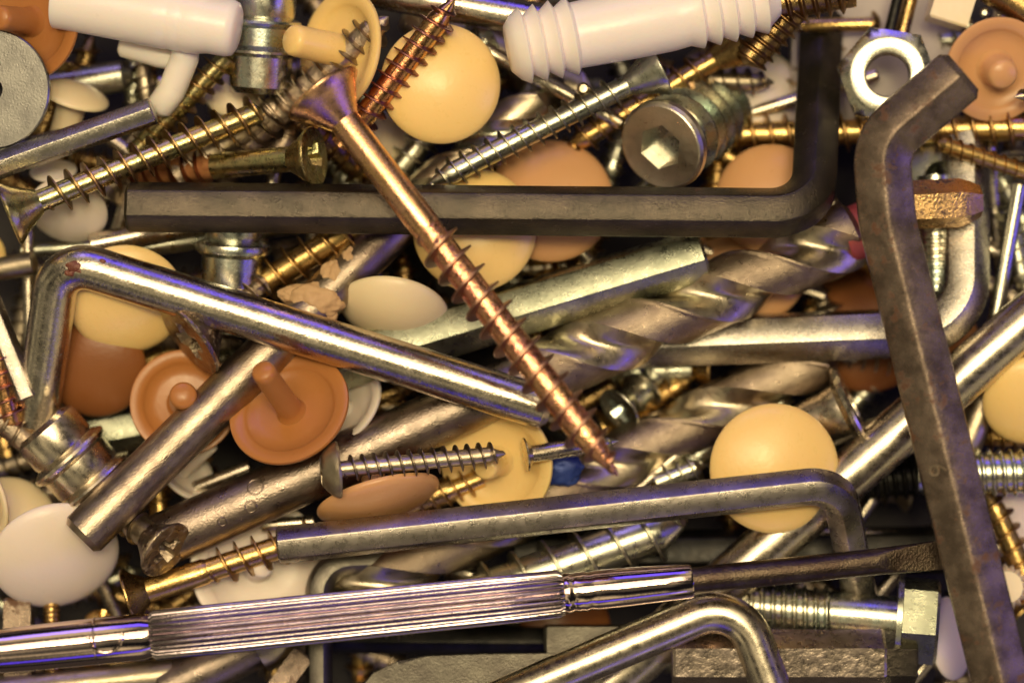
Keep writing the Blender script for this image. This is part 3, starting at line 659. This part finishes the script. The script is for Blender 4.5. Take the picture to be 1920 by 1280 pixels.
screw((1650, 46, -185), (1380, 50, -190), 'small brass nail like screw right of the black hex key top', head='pan', recess=None, hr=26, rs=13, smooth=120, rc=11, ro=15, pitch=16, mh='gold_dark', ms='gold', mt='gold')
bar('steel_pin', 'dark slanting pin above the bright nut', 'pin', [(1715, -30, -150), (1690, 70, -160)], 13, 'gold_dark', 20)
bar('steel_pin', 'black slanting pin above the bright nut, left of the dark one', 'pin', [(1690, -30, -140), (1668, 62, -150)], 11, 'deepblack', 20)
bar('steel_pin', 'brass rod in the top right corner', 'pin', [(1820, -50, -110), (1960, 40, -110)], 34, 'gold_dark', 24)
bar('wall_plug', 'beige square plug end at the top edge right of the nut', 'wall plug', [(1805, -60, -130), (1772, 46, -130)], 52, 'ivory', 4, rad(45), group='white plastic wall plugs', bevel=0, chamfer=.08)
for (px, py, q, r) in ((1812, 46, 'left', 12), (1835, 52, 'right', 10), (1846, 24, 'upper', 9)):
    bar('steel_pin', 'round glinting pin end, %s of the three near the peach cap' % q, 'pin', [(px, py, -170), (px, py, -110)], r, 'nut', 20, chamfer=.5)
screw((1990, 345, -140), (1756, 268, -110), 'thin gold screw pointing left above the silver nut', nohead=True, rc=15, ro=20, pitch=22, tip=14, mt='gold', wid=.12)
screw((1995, 170, -90), (1902, 182, -60), 'dark screw head in the top right corner below the peach cap', head='pan', recess='cross', hr=40, mh='zinc_dull', mt='zinc_dull')
turned('bolt', 'bronzed bolt end with chipped plating held under the rusty hex key', 'bolt', (1640, 388, -60), (1838, 378, -68), [(40, 0), (46, .1), (46, .80), (40, .9), (30, 1.0)], 'bronze', n=6, ang=25, roll=rad(38))
screw((1752, 330, -150), (1754, 560, -150), 'upright zinc machine screw in the loop of the silver hex key', nohead=True, rc=32, ro=38, pitch=14, tip=0, mt='zinc_blue', wid=.45)
bar('steel_pin', 'long thin steel wire at the right edge', 'pin', [(1912, 345, -130), (1858, 640, -140)], 14, 'zinc', 20)
screw((1890, 395, -200), (1925, 560, -200), 'dim zinc screw behind the thin steel wire', hr=34, rc=20, ro=30, pitch=24, mh='zinc', mt='zinc')
screw((1960, 640, -170), (1840, 720, -160), 'rusty orange screw under the shiny diagonal rod', nohead=True, rc=26, ro=40, pitch=28, tip=10, mt='rustmetal', jit=.05)
screw((2050, 640, -150), (1845, 740, -140), 'second rusty screw just above the yellow cream cap', nohead=True, rc=22, ro=36, pitch=26, tip=20, mt='rustmetal', jit=.05)
bar('steel_pin', 'grey tapered pin between the rusty hex key and the cream cap', 'pin', [(1850, 740, -170), (1800, 860, -160)], 30, 'zinc_dull', 24)
screw((1720, 888, -130), (2050, 884, -110), 'bluish zinc machine screw at the right edge', nohead=True, rc=38, ro=46, pitch=19, tip=0, mt='zinc_blue', wid=.4)
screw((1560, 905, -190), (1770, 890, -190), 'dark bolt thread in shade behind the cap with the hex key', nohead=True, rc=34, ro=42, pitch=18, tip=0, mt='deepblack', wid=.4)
screw((1990, 820, -200), (1830, 815, -190), 'row of gold thread above the bluish zinc machine screw', nohead=True, rc=20, ro=32, pitch=22, tip=20, mt='gold', jit=.02)
screw((1940, 1120, -150), (1848, 915, -160), 'gold screw pointing up under the bluish machine screw', hr=46, rc=20, ro=32, pitch=30, tip=40, mh='gold', mt='gold')
# knurled ivory knob, right edge
A, B = W(1888, 1100, -80), W(1880, 1100, -150); kn = bmesh.new(); vs = []
for r, z, dep in ((18, 0, 0), (30, 0, 0), (40, 8, 8), (46, 30, 8), (42, 60, 4)):
    vs.append([kn.verts.new(((r - (dep if i % 2 else 0))*math.cos(2*PI*i/36), (r - (dep if i % 2 else 0))*math.sin(2*PI*i/36), z)) for i in range(36)])
for a, b in zip(vs, vs[1:]): bridge(kn, a, b)
kn.faces.new(vs[0]); kn.faces.new(vs[-1])
tag(link('knurled_knob', kn, 'ivory', matrix=frame(A, B), ang=25), 'ivory knob with a notched rim at the right edge', 'knob')

# centre and lower
screw((604, 883, 52), (948, 850, 4), 'dull silver screw with a domed pan head lying over the big drill shank', head='pan', recess='cross', hr=54, rs=18, rc=15.5, ro=26, pitch=22, tip=30, mh='zinc_dull', mt='zinc_dull', roll=.2)
screw((690, 410, -95), (440, 565, -118), 'gold screw with flaking rusty thread above the bent rod', nohead=True, rc=25, ro=42, pitch=37, tip=20, mt='gold', jit=.03)
blob(None, 'x', Vector((0, 0, 0)), 1, 'crust') if False else None
screw((354, 640, -22), (500, 525, -95), 'rust stained countersunk screw with a worn cross recess', recess='cross', hr=78, hd=58, rs=24, rc=22, ro=32, pitch=26, tip=10, mh='rusty_dark', mt='rusty_dark', roll=.5)
screw((240, 1118, -58), (600, 1000, -70), 'bright gold screw at lower left running under the satin hex key', hr=54, hd=34, rs=25, smooth=110, rc=22, ro=37, pitch=34, tip=20, mh='gold_dark', ms='gold', mt='gold', wid=.12)
screw((312, 1032, 5), (205, 945, -75), 'dark tarnished screw with its oval face toward the gold screw', recess='cross', hr=58, hd=44, rs=28, rc=26, ro=32, pitch=24, tip=10, mh='rusty_dark', mt='zinc_dull', roll=.4)
screw((984, 853, -30), (1160, 826, -62), 'silver nail head screw between cream cap and copper screw tip', head='flat', recess=None, hr=33, hd=10, rs=17, smooth=90, rc=14, ro=18, pitch=18, mh='polished', ms='polished', mt='zinc')
screw((860, 1128, -105), (1290, 975, -120), 'thick zinc lag screw between satin hex key and screwdriver', nohead=True, rc=40, ro=58, pitch=60, tip=60, mt='zinc', wid=.07, jit=.01)
screw((1440, 690, -200), (1480, 830, -190), 'small zinc screw standing behind the round cream cap', hr=34, rc=20, ro=32, pitch=26, mh='zinc', mt='zinc')
screw((1160, 770, -160), (1240, 700, -230), 'dark green zinc screw in the hole between the two drill bits', head='flat', hr=46, rc=26, ro=40, pitch=30, mh='zinc_blue', mt='zinc_blue')
screw((1330, 690, -230), (1130, 700, -240), 'dim gold rimmed screw under the biggest drill bit', hr=50, rc=28, ro=42, pitch=34, mh='gold_dark', mt='zinc')
bar('steel_pin', 'slim shiny pin below the second drill bit', 'pin', [(1180, 930, -170), (1330, 800, -160)], 13, 'polished', 20)
screw((1330, 830, -180), (1240, 930, -190), 'grey zinc screw beside the slim shiny pin', nohead=True, rc=26, ro=38, pitch=28, mt='zinc', jit=.03)
# hexagon bolt
A, B = W(1760, 1166, -90), W(1690, 1160, -100); bt = thing('hex_bolt', 'hexagon head bolt with greenish thread and bright flats below the screwdriver blade', 'bolt', frame(A, B, rad(48))); L_ = (B-A).length
bm = bmesh.new(); lathe(bm, [(74, 0), (84, 6), (84, L_-2), (70, L_)], 6); link('head', bm, 'hexgreen', bt, ang=25)
bm = bmesh.new(); lathe(bm, [(88, L_-1), (88, L_+9)], 48); link('flange', bm, 'zinc', bt)
bm = bmesh.new(); lathe(bm, [(42, L_+9), (42, L_+118)], 36); link('shank', bm, 'zinc_blue', bt)
bm = bmesh.new(); thread(bm, L_+117, L_+400, 42, 49, 20.5, 0, wid=.42); link('thread', bm, ['zinc_blue', 'zinc_blue'], bt, ang=28)
# hexagon bit with chipped coating
A, B = W(1260, 1232, -72), W(1716, 1232, -66); bt = thing('hex_bit', 'hexagonal steel bit with a chipped coating at the bottom edge', 'bit', frame(A, B, rad(35))); L_ = (B-A).length
bm = bmesh.new(); lathe(bm, [(50, 0), (54, 5), (55, L_*.3), (54, L_*.6), (55, L_*.86), (51, L_*.875)], 6); link('coated_body', bm, 'foil', bt, ang=25)
bm = bmesh.new(); lathe(bm, [(52, L_*.86), (52, L_*.99), (50, L_)], 6); link('bare_end', bm, 'black', bt, ang=25)
# flat spade blade
bm = bmesh.new(); out_ = []
for (px, py) in ((668, 1300), (700, 1262), (745, 1240), (800, 1230), (900, 1226), (1010, 1225), (1130, 1222), (1130, 1330), (668, 1330)): out_.append(W(px, py, -84))
o0 = out_[0].copy(); top = [bm.verts.new(p - o0) for p in out_]; bot = [bm.verts.new(p - o0 - Vector((0, 0, 22))) for p in out_]
bm.faces.new(top); bm.faces.new(bot[::-1]); bridge(bm, top, bot)
bmesh.ops.bevel(bm, geom=[e for e in bm.edges if all(v in top for v in e.verts)], offset=5, segments=2, affect='EDGES')
tag(link('spade_bit', bm, 'spade', matrix=Matrix.Translation(o0*S), ang=25), 'flat dark grey spade bit at the bottom edge', 'spade bit')
bar('steel_strip', 'dark steel bar end behind the spade bit', 'bar', [(1020, 1196, -120), (1300, 1196, -125)], 34, 'spade', 4, rad(45), bevel=0)
bar('hex_key', 'bright grey square bar end at the lower left edge', 'bar', [(38, 1330, -120), (36, 1118, -120)], 36, 'oldsteel', 4, rad(45), bevel=0)
screw((100, 1330, -110), (96, 1100, -120), 'small upright brass screw beside the grey bar end', nohead=True, rc=15, ro=16.5, pitch=9, mt='gold', wid=.4)
screw((192, 1150, -110), (150, 1300, -170), 'gold screw head glinting above the screwdriver', head='pan', recess='cross', hr=30, mh='gold', mt='gold')
bar('steel_pin', 'grey rod crossing under the screwdriver at the lower left', 'pin', [(-30, 1300, -100), (330, 1262, -120)], 30, 'zinc_dull', 24)
bar('steel_pin', 'brown tapered bar below the screwdriver grip', 'bar', [(505, 1320, -100), (575, 1225, -110)], 30, 'oldsteel', 4, rad(30), bevel=0)

# left edge
screw((-10, 640, -60), (24, 800, -80), 'violet tinted screw tip at the left edge', nohead=True, rc=19, ro=30, pitch=26, tip=8, mt='red_copper', jit=.02)
screw((-20, 770, -80), (80, 850, -110), 'grey corroded screw leading to the leaning sleeve', nohead=True, rc=24, ro=34, pitch=28, tip=0, mt='corroded', jit=.04)
bar('steel_pin', 'thin upright wire left of the bent rod', 'pin', [(52, 400, -150), (55, 660, -160)], 11, 'polished', 20)
bar('steel_pin', 'short rod end pointing right at the left edge', 'pin', [(-20, 508, -110), (66, 492, -100)], 22, 'zinc_dull', 20)
bar('steel_pin', 'shiny rod slanting under the black hex key at left', 'pin', [(170, 460, -120), (400, 415, -130)], 22, 'polished', 24)
bar('steel_pin', 'second shiny rod above the tilted cream cap', 'pin', [(230, 470, -150), (560, 420, -160)], 18, 'zinc', 24)
bar('steel_pin', 'dim rod end glinting beside the big drill shank', 'pin', [(340, 925, -160), (470, 875, -150)], 14, 'polished', 20)
bar('steel_pin', 'bright little rod below the engraved drill shank', 'pin', [(490, 985, -130), (590, 978, -130)], 13, 'polished', 20)
bar('steel_pin', 'short gold rod behind the tan cap seen from its side', 'pin', [(720, 958, -110), (850, 915, -130)], 26, 'gold_dark', 20)
screw((905, 895, -120), (740, 960, -120), 'gold threaded tip right of the tan cap edge', nohead=True, rc=18, ro=29, pitch=24, mt='gold')

screw((520, 1250, -150), (420, 1180, -180), 'brass tipped screw in shade under the screwdriver ring', hr=34, rc=17, ro=27, pitch=24, mh='gold_dark', mt='gold_dark')
screw((1230, 905, -150), (1322, 870, -150), 'bright short screw tip below the second drill bit, touching the cream cap', nohead=True, rc=18, ro=29, pitch=22, tip=20, mt='zinc')
screw((655, 1165, -190), (800, 1190, -180), 'dark screw in the black gap above the spade bit', hr=34, rc=18, ro=28, pitch=24, mh='zinc_dull', mt='zinc_dull')
screw((130, 120, -200), (60, 290, -190), 'dim brass screw behind the grey washer', hr=34, rc=17, ro=27, pitch=24, mh='gold_dark', mt='gold_dark')
bar('steel_pin', 'slim rod glinting under the white cap at far left', 'pin', [(40, 470, -170), (290, 455, -180)], 13, 'zinc', 20)
screw((700, 520, -190), (742, 640, -190), 'dim screw in the dark gap beside the ivory cap', hr=30, rc=16, ro=25, pitch=22, mh='zinc', mt='zinc')
# ================================================================== what shows deep down in the gaps
fill = random.Random(21)
def mat4():
    return fill.choice(['gold', 'zinc', 'gold_dark', 'zinc_dull', 'gold_green', 'zinc_blue', 'rustmetal'])
protos = []
for i, (mt_, lab) in enumerate((('gold', 'gold'), ('zinc', 'zinc'), ('gold_dark', 'bronze'), ('zinc_dull', 'dull grey'), ('corroded', 'corroded'))):
    protos.append(screw((100*i, 640, -250), (100*i + 190, 640, -250), 'small %s screw deep in the shaded gaps of the pile' % lab, hr=36, rs=19, smooth=0, rc=18, ro=29, pitch=25, tip=36, mh=mt_, mt=mt_, group='small %s screws deep in the gaps' % lab, jit=.02))
def dup(root):
    r = root.copy(); C.objects.link(r)
    for ch in root.children:
        c = ch.copy(); C.objects.link(c); c.parent = r
    return r
used = set(); cells = []
for gy in range(11):
    for gx in range(16): cells.append((40 + gx*122 + fill.uniform(-45, 45), 40 + gy*120 + fill.uniform(-45, 45)))
for n_, (px, py) in enumerate(cells):
    if 1560 < px < 1800 and py < 230: continue
    z = fill.uniform(-300, -205); a = fill.uniform(0, 2*PI)
    i = fill.randrange(5)
    r = protos[i] if i not in used else dup(protos[i]); used.add(i)
    p = W(px, py, z); q = p + Vector((math.cos(a), math.sin(a), fill.uniform(-.25, .25)))*100
    r.matrix_world = frame(p - (q-p), q, fill.uniform(0, 6))
for i, pr in enumerate(protos):
    if i not in used: bpy.data.objects.remove(pr)
pins = []
for n_ in range(34):
    px, py = fill.uniform(20, 1900), fill.uniform(20, 1260)
    if 1540 < px < 1820 and py < 260: continue
    a = fill.uniform(0, 2*PI); l = fill.uniform(70, 150); z = fill.uniform(-240, -190)
    if not pins:
        bm = bmesh.new(); lathe(bm, [(11, -150), (14, -146), (14, 146), (11, 150)], 20); o = link('nail_shank', bm, 'polished'); o.name = 'steel_pin'
        tag(o, 'plain steel pin deep in the shaded gaps of the pile', 'pin', 'steel pins deep in the gaps')
    else: o = pins[0].copy(); C.objects.link(o)
    pins.append(o); p = W(px, py, z)
    o.matrix_world = frame(p, p + Vector((math.cos(a), math.sin(a), fill.uniform(-.2, .2))))
